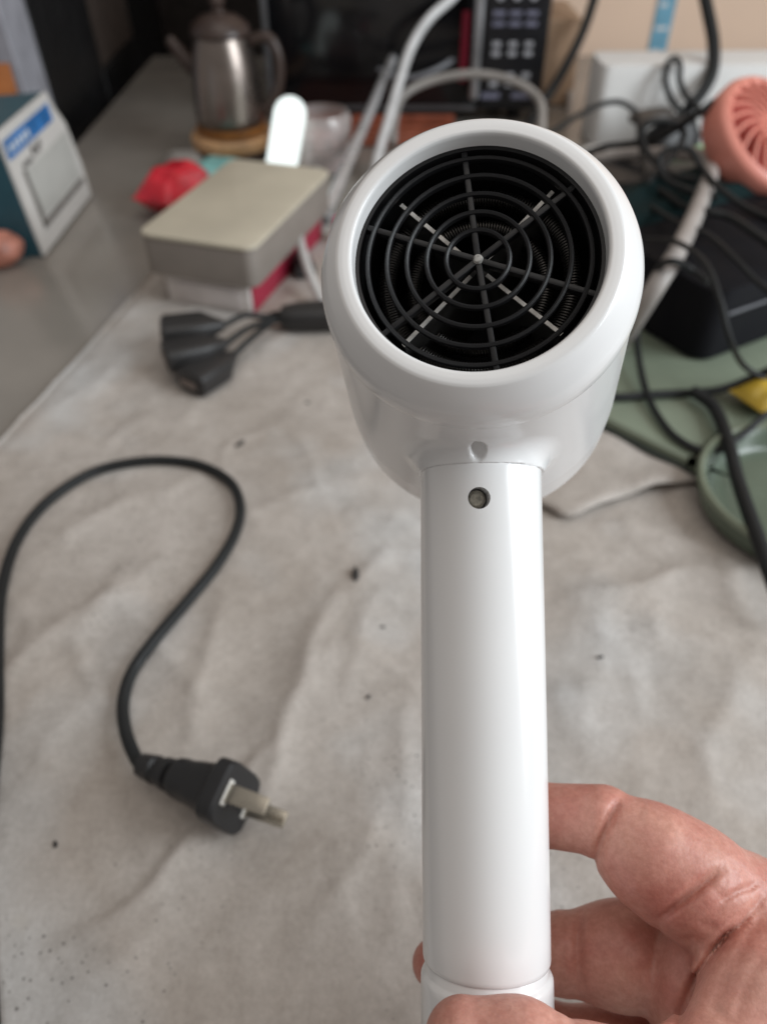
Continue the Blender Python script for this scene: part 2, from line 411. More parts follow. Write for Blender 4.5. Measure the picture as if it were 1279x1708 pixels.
# duct, mica cross, coil
cam_obj('air_duct', xf(lathe([(.0308,.0053),(.0308,.016),(.0308,.062),(.001,.064)], 80), L0), m_inner, dry)
for k in range(4):
    an = math.radians([137, 47, -42, 227][k])
    r0, r1, zt = .0008, .0275, .0105
    pl_ = [box(r0, r1, -.00055, .00055, zt, zt+.034)]
    M = L0@np.array(Matrix.Rotation(an, 4, 'Z'))
    mp0 = cam_obj('mica_plate', xf(pl_[0], M), m_micaf, dry, smooth=False)
    cam_obj('mica_edge', xf(box(r0+.002, r1, -.0005, .0005, zt-.0004, zt-.00003), M), m_mica, mp0, smooth=False)
def coil(r, z, turns, a0_, a1_, rr):
    pts = []
    for i in range(turns*9+1):
        u = i/(turns*9); th = math.radians(a0_+(a1_-a0_)*u); ph = 2*math.pi*turns*u
        pts.append(((r+rr*math.cos(ph))*math.cos(th), (r+rr*math.cos(ph))*math.sin(th), z+rr*math.sin(ph)))
    return tube(pts, .00028, 5, 0)
for q in range(4):
    s = [-40, 50, 140, 230][q]
    cam_obj('heating_coil', xf(join(coil(.0243,.0185,46,s,s+84,.0021), coil(.0175,.0215,34,s,s+84,.0018)), L0), m_coil, dry)
# grille: rim ring, five rings, six spokes and a hub
ZG = .0048
gr = cam_obj('grille', xf(lathe([(.03075,ZG+.0002),(.0298,ZG+.0004),(.0296,ZG+.0022),(.03075,ZG+.003)], 96), L0), m_black, dry)
WM[gr] = WM[dry]
for r in (.0078,.0127,.0177,.0227,.0276):
    ring = []
    for k in range(9):
        a = 2*math.pi*k/8; ring.append((r+.0007*math.cos(a), ZG+.0011+.0012*math.sin(a)))
    cam_obj('ring', xf(lathe(ring, 96), L0), m_black, gr)
for an in (97, 38, -20, -81, 160, 219):
    M = L0@np.array(Matrix.Rotation(math.radians(an), 4, 'Z'))
    cam_obj('spoke', xf(box(.0008, .0302, -.0008, .0008, ZG+.0006, ZG+.0032, .0004, 2), M), m_black, gr)
cam_obj('hub', xf(lathe([(.0001,ZG-.0002),(.0010,ZG),(.0014,ZG+.0008),(.0013,ZG+.003)], 24, True), L0), mat('worn hub plastic', (.30,.29,.27), .4, var=.6, scale=900), gr)
# handle: tube with a shallow countersunk screw hole cut through it
LH = lframe(HT, hax)
hp = [(.0001,.0001),(.0163,.0001),(.0168,.00012),(.01695,.0003),(.0170,.0007)]
for k in range(1, 25): hp.append((.0170+.00012*math.sin(k/24*3), .0016+(HL-.0032)*k/24))
hp += [(.0169,HL-.0008),(.0166,HL-.0002),(.0160,HL),(.0001,HL)]
hv = xf(lathe(hp, 128), LH)
hd = cam_obj('handle', hv, m_white, dry, sharp=50)
hc = K(798, 831, .2082)
def boolean_hole(o, c_cam, axis_cam, r, depth):
    Mw = np.array(CAMM)@lframe(c_cam, axis_cam)
    v, f = xf(lathe([(r,-.01),(r,depth)], 48, True, True), Mw)
    cut = obj('cutter', (v, f), m_white, dry, smooth=False)
    bpy.context.view_layer.update()
    md = o.modifiers.new('b', 'BOOLEAN'); md.object = cut; md.operation = 'DIFFERENCE'; md.solver = 'EXACT'
    dg = bpy.context.evaluated_depsgraph_get(); me = bpy.data.meshes.new_from_object(o.evaluated_get(dg)); o.modifiers.clear()
    old = o.data; o.data = me; bpy.data.meshes.remove(old); bpy.data.objects.remove(cut)
    me.shade_smooth(); me.set_sharp_from_angle(angle=math.radians(50))
boolean_hole(hd, hc, np.array([0,-.05,-1.0])/math.hypot(.05,1), .0029, .0085)
# chamfer lip round the hole and the screw at its bottom
LS = lframe(hc+np.array([0,0,-.0002]), np.array([0,-.05,-1.0])/math.hypot(.05,1))
m_screw = mat('dull steel screw', (.50,.47,.40), .5, metal=.25, var=.35, scale=900)
sc_ = [lathe([(.0001,.0040),(.0017,.0041),(.0024,.0048),(.0025,.0085)], 24, True)]
for a in (0.5, 0.5+math.pi/2): sc_.append(xf(box(-.0015,.0015,-.00022,.00022,.0037,.0043), np.array(Matrix.Rotation(a,4,'Z'))))
cam_obj('screw', xf(join(*sc_), LS), m_screw, dry)
# end collar below the groove, cable grommet
LB = lframe(HB, hax)
cam_obj('end_collar', xf(lathe([(.0001,-.0005),(.0160,-.0005),(.0163,.0),(.01635,.0022),(.0166,.0026),(.0172,.0030),(.01755,.0038),(.0176,.0052),(.0176,.0175),(.0172,.0185),(.0168,.0188),(.0168,.024),(.0150,.030),(.008,.032),(.0001,.0322)], 96), LB), m_white, dry, sharp=35)
cam_obj('cable_grommet', xf(lathe([(.006,.031),(.0055,.05),(.0042,.06),(.0001,.0602)], 32), LB), mat('black rubber', (.02,.02,.021), .5), dry)

# ================================================================== HAND holding the handle
def skin_mat():
    m = bpy.data.materials.new('skin'); m.use_nodes = True; nt = m.node_tree; N = nt.nodes; L = nt.links; b = N['Principled BSDF']
    tc = N.new('ShaderNodeTexCoord')
    def nz(s, d=5, r=.6):
        n = N.new('ShaderNodeTexNoise'); n.inputs['Scale'].default_value = s; n.inputs['Detail'].default_value = d; n.inputs['Roughness'].default_value = r; L.new(tc.outputs['Object'], n.inputs['Vector']); return n
    r = N.new('ShaderNodeValToRGB'); e = r.color_ramp.elements; e[0].position = .33; e[0].color = (.47,.185,.145,1); e[1].position = .66; e[1].color = (.60,.315,.25,1); L.new(nz(55).outputs['Fac'], r.inputs[0])
    mf = N.new('ShaderNodeMix'); mf.data_type = 'RGBA'; mf.blend_type = 'MULTIPLY'; mf.inputs[0].default_value = 1
    r2 = N.new('ShaderNodeValToRGB'); r2.color_ramp.elements[0].position = .4; r2.color_ramp.elements[0].color = (.90,.84,.82,1); r2.color_ramp.elements[1].position = .62; r2.color_ramp.elements[1].color = (1.05,1.05,1.05,1); L.new(nz(480,6,.75).outputs['Fac'], r2.inputs[0])
    L.new(r.outputs[0], mf.inputs[6]); L.new(r2.outputs[0], mf.inputs[7]); L.new(mf.outputs[2], b.inputs['Base Color'])
    b.inputs['Roughness'].default_value = .45; b.inputs['Specular IOR Level'].default_value = .4
    b.inputs['Subsurface Weight'].default_value = .2; b.inputs['Subsurface Radius'].default_value = (.006,.0022,.0012); b.inputs['Subsurface Scale'].default_value = 1
    v = N.new('ShaderNodeTexVoronoi'); v.inputs['Scale'].default_value = 620; v.feature = 'DISTANCE_TO_EDGE'; L.new(tc.outputs['Object'], v.inputs['Vector'])
    mp = N.new('ShaderNodeMapping'); mp.inputs['Scale'].default_value = (1,1,.35); mp.inputs['Rotation'].default_value = (.4,.3,.5); L.new(tc.outputs['Object'], mp.inputs[0])
    n2 = N.new('ShaderNodeTexNoise'); n2.inputs['Scale'].default_value = 420; n2.inputs['Detail'].default_value = 5; L.new(mp.outputs[0], n2.inputs['Vector'])
    b1 = N.new('ShaderNodeBump'); b1.inputs['Strength'].default_value = .4; b1.inputs['Distance'].default_value = .0005; L.new(n2.outputs['Fac'], b1.inputs['Height'])
    b2 = N.new('ShaderNodeBump'); b2.inputs['Strength'].default_value = .22; b2.inputs['Distance'].default_value = .0003; L.new(v.outputs['Distance'], b2.inputs['Height']); L.new(b1.outputs[0], b2.inputs['Normal'])
    L.new(b2.outputs[0], b.inputs['Normal']); return m
m_skin = skin_mat()
def chain(p, pts, k=.004):
    f = None
    for (a, ra), (b, rb) in zip(pts[:-1], pts[1:]):
        c = cone(p, a, b, ra, rb); f = c if f is None else smin(f, c, k)
    return f
IDX = [(K(768,1362,.2475),.0074),(K(880,1357,.2395),.0090),(K(1003,1368,.2285),.0099)]
IDX2 = [(K(1012,1376,.2280),.0098),(K(1085,1428,.2225),.0136),(K(1150,1470,.2215),.0148),(K(1235,1530,.2240),.0165)]
MID = [(K(727,1607,.2400),.0072),(K(830,1598,.2470),.0088),(K(935,1590,.2445),.0118)]
MID2 = [(K(950,1590,.2430),.0118),(K(1035,1592,.2400),.0142),(K(1170,1612,.2490),.0155)]
RNG = [(K(800,1715,.2440),.0075),(K(900,1722,.2480),.0088),(K(1000,1740,.2470),.0100),(K(1170,1760,.2540),.0140)]
PNK = [(K(860,1820,.2420),.0068),(K(960,1840,.2450),.0080),(K(1060,1860,.2470),.0088),(K(1210,1880,.2560),.0125)]
PALM = [(K(1240,1530,.2260),.0165),(K(1300,1600,.2330),.0200),(K(1420,1740,.2500),.0245),(K(1560,1890,.2600),.0250)]
PALM2 = [(K(1180,1610,.2480),.0150),(K(1300,1680,.2520),.0200),(K(1420,1780,.2560),.0230)]
PALM3 = [(K(1190,1760,.2530),.0150),(K(1320,1800,.2580),.0190),(K(1500,1890,.2620),.0230)]
WEB = [(K(1185,1585,.2260),.0120),(K(1165,1660,.2235),.0120),(K(1170,1760,.2280),.0140)]
THB = [(K(1345,1590,.2170),.0190),(K(1268,1668,.2030),.0160),(K(1215,1765,.1930),.0128),(K(1125,1815,.1850),.0112)]
THT = [(K(1125,1815,.1850),.0112),(K(1000,1802,.1815),.0100),(K(865,1752,.1805),.0099),(K(772,1732,.1820),.0088)]
CREASE = [([(1031,1338),(1018,1362),(1006,1395),(992,1440)],2.1e-3,9),
          ([(1200,1452),(1168,1476),(1140,1500),(1100,1530)],2.3e-3,10), ([(1262,1474),(1225,1490),(1198,1504)],.8e-3,7), ([(1206,1446),(1213,1464),(1200,1486)],.35e-3,8),
          ([(1266,1500),(1235,1540),(1208,1562),(1188,1590)],1.2e-3,8), ([(1232,1438),(1250,1468),(1252,1500)],.35e-3,8), ([(1275,1520),(1248,1560),(1225,1600)],.45e-3,9),
          ([(1216,1560),(1185,1596),(1160,1634),(1140,1682),(1130,1720)],2.2e-3,11), ([(1166,1541),(1197,1546)],.4e-3,8),
          ([(967,1528),(963,1570),(966,1645)],1.5e-3,9), ([(942,1580),(930,1640)],.5e-3,8),
          ([(918,1684),(935,1712)],.35e-3,8), ([(948,1694),(962,1722)],.35e-3,8), ([(1180,1680),(1220,1702)],.4e-3,9), ([(1098,1540),(1092,1600),(1096,1700)],.9e-3,12),
          ([(1060,1345),(1068,1362)],.25e-3,10), ([(1215,1428),(1228,1452),(1222,1480)],.3e-3,7), ([(1240,1520),(1228,1532),(1206,1536)],.3e-3,7), ([(1272,1482),(1262,1530)],.3e-3,8),
          ([(1180,1470),(1206,1500),(1190,1530)],.3e-3,8), ([(1240,1585),(1205,1640),(1190,1690)],.35e-3,10), ([(1275,1590),(1240,1650),(1225,1708)],.35e-3,10), ([(1110,1560),(1130,1570),(1160,1560)],.3e-3,8), ([(985,1335),(975,1400)],.2e-3,9), ([(1005,1560),(1000,1640)],.2e-3,10)]
def f_hand(p):
    f = smin(chain(p, IDX), chain(p, IDX2, .006), .0022)
    mid = smin(chain(p, MID), chain(p, MID2, .006), .0018)
    palm = smin(smin(chain(p, PALM, .01), chain(p, PALM2, .01), .012), chain(p, PALM3, .01), .012)
    f = smin(f, palm, .006)
    f = smin(f, mid, .0018)
    f = smin(f, smin(chain(p, RNG), chain(p, PNK), .002), .0018)
    f = smin(f, chain(p, WEB, .008), .0045)
    th = smin(chain(p, THB, .006), chain(p, THT, .005), .005)
    f = smin(f, th, .0035)
    # creases, only on the side that faces up and towards the thumb
    zz = np.minimum(p[...,2], -.05); X = 639.5+F*p[...,0]/-zz; Y = 854-F*p[...,1]/-zz
    near = np.abs(f)<.006
    if near.any():
        xs, ys = X[near], Y[near]; add = np.zeros(xs.shape)
        for pl_, dep, wd in CREASE:
            best = np.full(xs.shape, 1e9); uu = np.zeros(xs.shape); ns = len(pl_)-1
            for si, ((x0,y0),(x1,y1)) in enumerate(zip(pl_[:-1], pl_[1:])):
                dx, dy = x1-x0, y1-y0; t = np.clip(((xs-x0)*dx+(ys-y0)*dy)/(dx*dx+dy*dy), 0, 1)
                dd = (xs-x0-t*dx)**2+(ys-y0-t*dy)**2; uu = np.where(dd<best, (si+t)/ns, uu); best = np.minimum(best, dd)
            best = best+(4*np.sin(xs*.11+ys*.07))**2*.3
            add += dep*np.exp(-best/(wd*wd))*np.sqrt(np.clip(4*(uu+.02)*(1.02-uu), 0, 1))
        f = f.copy(); f[near] += add
    # never sink into the handle: soft contact
    q = p-HT; t = q@hax; rad = np.linalg.norm(q-t[...,None]*hax, axis=-1)
    return np.maximum(f, np.where(t>0, .0178-rad, -1))
hand = thing('hand', 'bare hand gripping the dryer handle from the right, thumb in front', 'hand', Vector(c2w(K(1300,1700,.235)).tolist()))
net_obj('skin_surface', f_hand, np.array([.004,-.178,-.292]), np.array([.172,-.066,-.166]), .001, m_skin, hand)
def thumb_nail():
    a = THT[3][0]; b = THT[2][0]; ax_ = (a-b)/np.linalg.norm(a-b); up = np.array([0,-.25,1.]); up -= ax_*(up@ax_); up /= np.linalg.norm(up); sd = np.cross(ax_, up)
    V = []; Fc = []; n, m = 10, 8
    for i in range(n+1):
        for j in range(m+1):
            u = (i/n-.5)*.013; v = (j/m*2-1)*.95; R = .0098
            V.append(a-ax_*.001+ax_*u+R*(math.cos(v)*up+math.sin(v)*sd)-ax_*.001*v*v)
    for i in range(n):
        for j in range(m): q = i*(m+1)+j; Fc.append((q, q+1, q+m+2, q+m+1))
    return V, Fc
tn = cam_obj('thumb_nail', thumb_nail(), mat('nail', (.62,.36,.29), .25, var=.05), hand, sharp=0)
sn = tn.modifiers.new('thickness', 'SOLIDIFY'); sn.thickness = .0006

# ================================================================== POWER CORD with two-pin plug, lying on the cloth
m_cord = mat('black cable rubber', (.014,.015,.0155), .55, spec=.3, var=.15, scale=60, bump=.1, bscale=500)
m_plug = mat('black plug plastic', (.014,.014,.015), .42, bump=.15, bscale=700)
m_pin = mat('worn plated pin', (.46,.42,.35), .28, metal=.85, var=.07, scale=120)
cps = [(-30,1420,.006),(-14,1300,.006),(-4,1190,.006),(-3,1080,.006),(3,985,.006),(30,900,.007),(80,836,.008),(150,790,.008),(215,772,.008),(280,768,.008),(340,778,.008),(385,805,.008),(401,845,.008),(392,890,.008),(360,945,.008),(315,1000,.008),(262,1062,.008),(222,1118,.009),(206,1170,.009),(210,1220,.010),(228,1266,.012),(243,1278,.0160)]
def oncloth(lst, r):
    out = []
    for a, b, z in lst:
        p = P(a, b, z); zz = clothz(p.x, p.y, False)+r; p = P(a, b, zz if z<.0095 else max(zz,z)); out.append(p)
    return out
cord = thing('power_cord', 'black cable looping over the cloth to a two-pin plug', 'power cord', P(252,1296,.002))
cp_ = oncloth(cps, .0033)
obj('cable', tube(cp_, .0033, 14, 10), m_cord, cord)
e1 = np.array([.88,-.13,.44]); e1 /= np.linalg.norm(e1); e3 = np.array([.42,-.60,-.70]); e3 -= e1*(e1@e3); e3 /= np.linalg.norm(e3); e2 = -np.cross(e1, e3)
W3 = lambda v: np.array([v[0], SP*v[1]-CP*v[2], CP*v[1]+SP*v[2]])
e1, e2, e3 = W3(e1), W3(e2), W3(e3)
o0 = np.array(cp_[-1])+e1*.008
S = 1.3
pb = []
def ps(t, h3, h2, e=3, off=(0,0)): pb.append((o0+e1*t*S+e3*off[0]+e2*off[1], e3, e2, h3*S, h2*S, e))
ps(-.008,.0042,.0042,2); ps(-.004,.0050,.0048,2.2); ps(-.001,.0058,.0052,2.2); ps(.000,.0048,.0046,2.2); ps(.003,.0050,.0047,2.2); ps(.0035,.0064,.0056,2.4); ps(.0065,.0066,.0058,2.4); ps(.007,.0055,.0052,2.4); ps(.0095,.0058,.0054,2.4)
ps(.010,.0082,.0068,2.6); ps(.013,.0090,.0072,2.8); ps(.0145,.0086,.0070,2.8); ps(.019,.0096,.0078,3); ps(.025,.0105,.0086,3.2); ps(.0275,.0108,.0088,3.2); ps(.0285,.0116,.0102,4.5); ps(.0293,.0122,.0108,5); ps(.0345,.0122,.0108,5); ps(.0356,.0115,.0101,5)
plug = obj('plug', superloft(pb, 48), m_plug, cord, sharp=32)
WM[plug] = WM[cord]
fc = o0+e1*.0356*S
for sgn in (-1, 1):
    Mx = frame(fc+e3*.0078*S*sgn, e1, e2, e3)
    v, f = box(-.002, .0165*S, -.0033*S, .0033*S, -.00085, .00085, .0006, 2)
    v = np.array(v); tip = v[:,0]>.0135*S; v[tip,1] *= .86
    obj('prong', xf((v, f), Mx), m_pin, plug, sharp=30)
    obj('prong_collar', xf(box(-.0004, .0006, -.0056, .0056, -.0019, .0019, .0003, 1), Mx), mat('pale pin seat', (.62,.60,.56), .4), plug)

# ================================================================== THINGS AT THE LEFT
# tan box on a white carton
m_tan = mat('tan card', (.52,.47,.37), .55, var=.06, scale=20, bump=.1)
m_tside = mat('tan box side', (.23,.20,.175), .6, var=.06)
m_carton = mat('white carton', (.60,.55,.52), .6, var=.05, bump=.08)
m_red = mat('dark red card', (.34,.02,.05), .5)
p0 = P(284,506,.004); p1 = P(424,500,.004); yv = Vector((.30,.95,0)).normalized(); xv = Vector((yv.y,-yv.x,0))
wc = .083
crt = thing('white_carton', 'small off-white carton with a red side under the tan box', 'carton', p0, Matrix((xv, yv, Vector((0,0,1)))).transposed())
obj('carton_body', box(0, wc, 0, .18, 0.0005, .030, .003), m_carton, crt, local=True)
obj('red_side', box(wc+.0002, wc+.0016, .004, .176, .002, .028), m_red, crt, smooth=False, local=True)
obj('front_panel', box(.012, wc-.008, -.0016, -.0002, .006, .025, .0006, 2), mat('carton print', (.55,.50,.48), .5), crt, local=True)
bx0 = p0+xv*-.014+yv*-.006+Vector((0,0,.0308))
tbx = thing('tan_box', 'tan lidded box with rounded corners on a white carton', 'box', bx0, Matrix((xv, yv, Vector((0,0,1)))).transposed())
def rbox(w_, l_, h_, r, n=6, flare=0):
    cs = [(r,r,180),(w_-r,r,270),(w_-r,l_-r,0),(r,l_-r,90)]; ring = []
    for cx_, cy_, a in cs:
        for k in range(n+1):
            t = math.radians(a+90*k/n); ring.append((cx_+r*math.cos(t), cy_+r*math.sin(t)))
    V = []; Fc = []; zs = [(0,.001),(.001,0),(h_-.001,0),(h_-.0003,.0003),(h_,.0012)]; m = len(ring)
    for z, ins in zs:
        for x, y in ring:
            cx_, cy_ = w_/2, l_/2; V.append((cx_+(x-cx_)*(1-2*ins/w_)+0, cy_+(y-cy_)*(1-2*ins/l_), z))
    for k in range(len(zs)-1):
        for i in range(m):
            j = (i+1)%m; Fc.append((k*m+i, k*m+j, (k+1)*m+j, (k+1)*m+i))
    Fc.append(tuple(range(m))[::-1]); Fc.append(tuple(range((len(zs)-1)*m, len(zs)*m))); return V, Fc
obj('box_body', rbox(.108, .190, .034, .010), m_tside, tbx, local=True)
v, f = rbox(.110, .192, .004, .011); v = np.array(v)+np.array([-.001,-.001,.0342])
obj('lid', (v, f), m_tan, tbx, local=True)

# white carton with blue band standing at the left edge of the table
b0 = P(72,430,-.003); b1 = P(150,328,-.003)
ev = Vector((b1-b0)); ln = ev.length; ev.normalize(); nv = Vector((ev.y,-ev.x,0)).normalized()      # nv: face normal (right)
m_cal = mat('white card', (.62,.60,.57), .5, var=.03)
m_teal = mat('teal card', (.02,.075,.10), .5); m_blue = mat('blue print', (.03,.16,.42), .45, var=.3, scale=60); m_ink = mat('grey print ink', (.20,.19,.18), .6)
m_calw = mat('pale grey panel', (.50,.50,.47), .35, var=.05)
lean = Matrix.Rotation(math.radians(-5), 4, ev)
base = Matrix.Translation(b0) @ lean.to_4x4() @ Matrix((ev, -nv, Vector((0,0,1)))).transposed().to_4x4()
cal = thing('white_box', 'white box with blue band and teal side at the left edge of the table', 'box', (0,0,0)); cal.matrix_world = base; WM[cal] = base
Hc = .122
fpoly = [(0,0),(ln,0),(ln+.003,.03),(ln-.004,.10),(ln-.030,.128),(ln-.030,Hc),(-.05,Hc),(-.05,.0)]
def extrude_xz(poly, y0, y1):
    n = len(poly); V = [(x,y0,z) for x,z in poly]+[(x,y1,z) for x,z in poly]
    Fc = [tuple(range(n)), tuple(range(n,2*n))[::-1]]+[(i,(i+1)%n,(i+1)%n+n,i+n) for i in range(n)]; return V, Fc
fpoly = [(0,.002),(ln,.002),(ln+.002,.04),(ln-.006,.085),(ln-.020,.104),(ln-.028,Hc),(0,Hc)]
obj('box_body', extrude_xz(fpoly, .0, .05), m_teal, cal, smooth=False, local=True)
obj('front_card', extrude_xz([(x,z) for x,z in fpoly], -.003, -.0003), m_cal, cal, smooth=False, local=True)
obj('blue_band', box(.004, ln-.036, -.0042, -.0032, Hc-.026, Hc-.009), m_blue, cal, smooth=False, local=True)
for k in range(5): obj('band_print', box(.010+.011*k, .017+.011*k, -.0050, -.0044, Hc-.021, Hc-.014), mat('band print', (.55,.62,.70), .5), cal, smooth=False, local=True)
obj('window_frame', join(box(.022,.027,-.0050,-.0032,.022,.080), box(.022,ln-.012,-.0050,-.0032,.022,.027)), mat('dark frame strip', (.17,.155,.14), .6), cal, smooth=False, local=True)  # dark strips along the left and bottom of the window
obj('window_panel', box(.030, ln-.014, -.0046, -.0032, .030, .078, .0006, 1), m_calw, cal, local=True)
obj('printed_mark', join(*[box(.055+.006*k, .061+.006*k, -.0049, -.0030, .083+.003*(k%2), .092-.002*(k%3)) for k in range(4)]), m_ink, cal, smooth=False, local=True)
obj('printed_text', join(*[box(.026+.004*k, .0285+.004*k, -.0049, -.0030, .081, .0855-.001*(k%2)) for k in range(6)]), m_ink, cal, smooth=False, local=True)
# fruit-like pink thing and orange board at the frame's left edge
m_pink = mat('mottled pink rind', (.42,.17,.12), .5, var=.45, scale=70)
pk = P(2,440,.0); 
bm = bmesh.new(); bmesh.ops.create_uvsphere(bm, u_segments=24, v_segments=14, radius=1)
for vv in bm.verts: vv.co = Vector((vv.co.x*.030, vv.co.y*.022, vv.co.z*.018))*(1+.12*noise.noise(vv.co*2))
bm.verts.index_update(); vf = ([Vector(q.co)+Vector((pk.x-.004,pk.y+.004,.0145)) for q in bm.verts], [[q.index for q in ff.verts] for ff in bm.faces]); bm.free()
tag(obj('mottled_fruit', vf, m_pink), 'small mottled pink fruit at the left frame edge below the white box', 'fruit')
ob = P(-14,300,-.003)
tag(obj('orange_board', xf(box(-.07,.0,-.006,.006,-.73,.126,.002,2), rotz((-.428,1.01,-.003), .2)), mat('orange wood', (.36,.12,.03), .5, var=.2)), 'orange wooden board behind the white box', 'board')

# dark wall units along the left edge of the table
m_dk = mat('black cabinet lacquer', (.010,.010,.011), .4); m_brn = mat('grey brown door frame', (.085,.065,.055), .5, var=.15); m_gw = mat('pale grey panel paint', (.36,.36,.40), .5)
def lpanel(y0, y1, z0, z1, x=-.452, th=.025, ln_=0.10):
    v = np.array(box(x-th, x, y0, y1, z0, z1, .002, 1)[0]); f = box(x-th, x, y0, y1, z0, z1, .002, 1)[1]
    v[:,1] -= (v[:,2])*ln_; return v, f
tag(obj('wall_panel', lpanel(1.10, 1.18, -.735, .7), m_gw), 'pale grey upright panel at the upper left behind the white box', 'panel')
cab = thing('dark_cabinet', 'tall black cabinet with brown frame beside the table at upper left', 'cabinet', (-.45,1.5,-.738))
obj('cabinet_door', lpanel(1.183, 1.42, -.735, .7), m_dk, cab)
obj('frame_post', lpanel(1.423, 1.63, .02, .7), m_brn, cab)
obj('plinth', lpanel(1.423, 1.63, -.735, .017), m_dk, cab)
obj('cabinet_side', lpanel(1.633, 1.86, -.735, .7, ln_=.1), m_dk, cab)
tag(obj('dark_wardrobe', join(box(-.70, -.25, 1.88, 1.94, -.735, .8, .003, 1), box(-.247, -.024, 1.88, 1.94, -.735, .8, .003, 1)), mat('dark brown wood', (.020,.015,.013), .45, var=.3)), 'near-black wardrobe in the shade behind the kettle', 'wardrobe')

# ================================================================== MICROWAVE
m_mw = mat('black microwave glass', (.006,.006,.007), .12); m_mwb = mat('black microwave shell', (.012,.012,.013), .35); m_sil = mat('brushed silver trim', (.45,.46,.48), .3, metal=.8)
m_leg_ = mat('pale button print', (.38,.38,.40), .5); m_leg2 = mat('bluish button print', (.16,.16,.22), .5)
MX0, MX1, MY, MZ = -.158, .222, 1.215, .012
mw = thing('microwave', 'black microwave oven with button panel behind the dryer', 'microwave', (.03,1.38,-.003))
obj('shell', box(MX0, MX1, MY+.012, MY+.33, MZ, MZ+.25, .004), m_mwb, mw)
obj('door', box(MX0, .132, MY, MY+.0115, MZ+.004, MZ+.246, .003), m_mw, mw)
obj('control_panel', box(.1345, MX1, MY, MY+.0115, MZ+.004, MZ+.246, .003), mat('control panel', (.010,.010,.012), .3), mw)
obj('door_trim', box(MX0-.004, MX0+.004, MY-.006, MY-.0005, MZ+.004, MZ+.246, .001), mat('dim grey trim', (.14,.14,.145), .35, metal=.5), mw)
obj('bottom_trim', box(MX0, .13, MY-.003, MY-.0005, MZ+.004, MZ+.010), mat('dim grey trim', (.14,.14,.145)), mw, smooth=False)
obj('handle', join(box(.119, .131, MY-.024, MY-.012, MZ+.022, MZ+.215, .004), box(.121,.129,MY-.0125,MY-.0003,MZ+.03,MZ+.04), box(.121,.129,MY-.0125,MY-.0003,MZ+.195,MZ+.205)), m_sil, mw)
obj('red_strip', box(.105, .114, MY-.0016, MY-.0004, MZ+.04, MZ+.125), mat('red strip', (.30,.01,.04), .4), mw, smooth=False)
for r_, zz in enumerate((.142,.122,.110,.086,.075,.048,.037)):
    for c_ in range(3):
        x = .153+.022*c_; z = MZ+zz
        if r_ in (1,2): bvf = box(x-.008, x+.008, MY-.0016, MY-.0004, z-.003, z+.003, .0005, 1); mm = m_leg2
        elif r_ in (0,):
            bvf = xf(lathe([(.0001,-.0016),(.0052,-.0016),(.0056,-.0004)], 16), frame((x, MY, z), (1,0,0), (0,0,-1), (0,1,0))); mm = m_leg_
        else: bvf = box(x-.0055, x+.0055, MY-.0016, MY-.0004, z-.0032, z+.0032, .0008, 1); mm = m_leg_
        obj('button', bvf, mm, mw)
for x in (.150,.193): obj('button', box(x-.013, x+.013, MY-.0016, MY-.0004, MZ+.018, MZ+.026, .0006, 1), m_leg2, mw)
for x in (MX0+.03, MX1-.03):
    for y in (MY+.04, MY+.29): obj('foot', xf(lathe([(.011,0),(.012,.0155)], 20, True, True), rotz((x,y,-.003),0)), m_mwb, mw)

# reddish tray in front of the microwave
tag(obj('wooden_tray', join(box(-.14,.10,1.115,1.20,-.0025,.008,.003), box(-.14,.10,1.115,1.121,.008,.014,.001,1), box(-.14,.10,1.194,1.20,.008,.014,.001,1)), mat('red brown wood', (.30,.085,.045), .4, var=.25, scale=50)), 'red-brown wooden tray lying in front of the microwave', 'tray')

# ================================================================== KETTLE on its wooden stand
kp = P(382,228,.03); kp = Vector((kp.x, kp.y+.03, 0)); kx, ky = kp.x, kp.y
m_steel = mat('worn steel', (.26,.22,.195), .3, metal=.95, var=.12, scale=30); m_kd = mat('kettle dark plastic', (.05,.032,.026), .35); m_wood = mat('light wood', (.55,.32,.16), .4, var=.2, scale=90); m_wood2 = mat('orange wood ring', (.32,.13,.035), .4, var=.2)
ket = thing('kettle', 'steel kettle with dark lid and handle in the background', 'kettle', (kx,ky,.030))
MK = rotz((kx,ky,.0),0)
obj('body', xf(lathe([(.0001,.038),(.040,.038),(.043,.041),(.044,.05),(.0425,.075),(.039,.105),(.034,.128),(.031,.136),(.0001,.137)], 48), MK), m_steel, ket)
obj('base_ring', xf(lathe([(.030,.0305),(.043,.0305),(.045,.034),(.0445,.0378),(.030,.0378)], 48), MK), m_wood2, ket)
obj('lid', xf(lathe([(.0345,.1372),(.036,.140),(.034,.147),(.022,.156),(.008,.160),(.007,.166),(.010,.172),(.006,.178),(.0001,.179)], 40), MK), m_kd, ket)
obj('handle', tube([(kx+.034,ky-.004,.132),(kx+.058,ky-.008,.135),(kx+.068,ky-.010,.115),(kx+.066,ky-.010,.085),(kx+.052,ky-.008,.060),(kx+.040,ky-.005,.055)], .0065, 12), m_kd, ket)
obj('spout', tube([(kx-.036,ky,.100),(kx-.050,ky,.115),(kx-.064,ky,.133)], [.012,.009,.006], 12), m_kd, ket)
stn = thing('wooden_stand', 'round light wood stand under the kettle', 'stand', (kx,ky,-.003))
obj('disc', xf(lathe([(.0001,.012),(.050,.012),(.053,.015),(.053,.025),(.050,.028),(.0001,.028)], 48), MK), m_wood, stn)
obj('dark_foot', xf(lathe([(.0001,-.0025),(.046,-.0025),(.046,.0115),(.0001,.0115)], 40), MK), m_kd, stn)

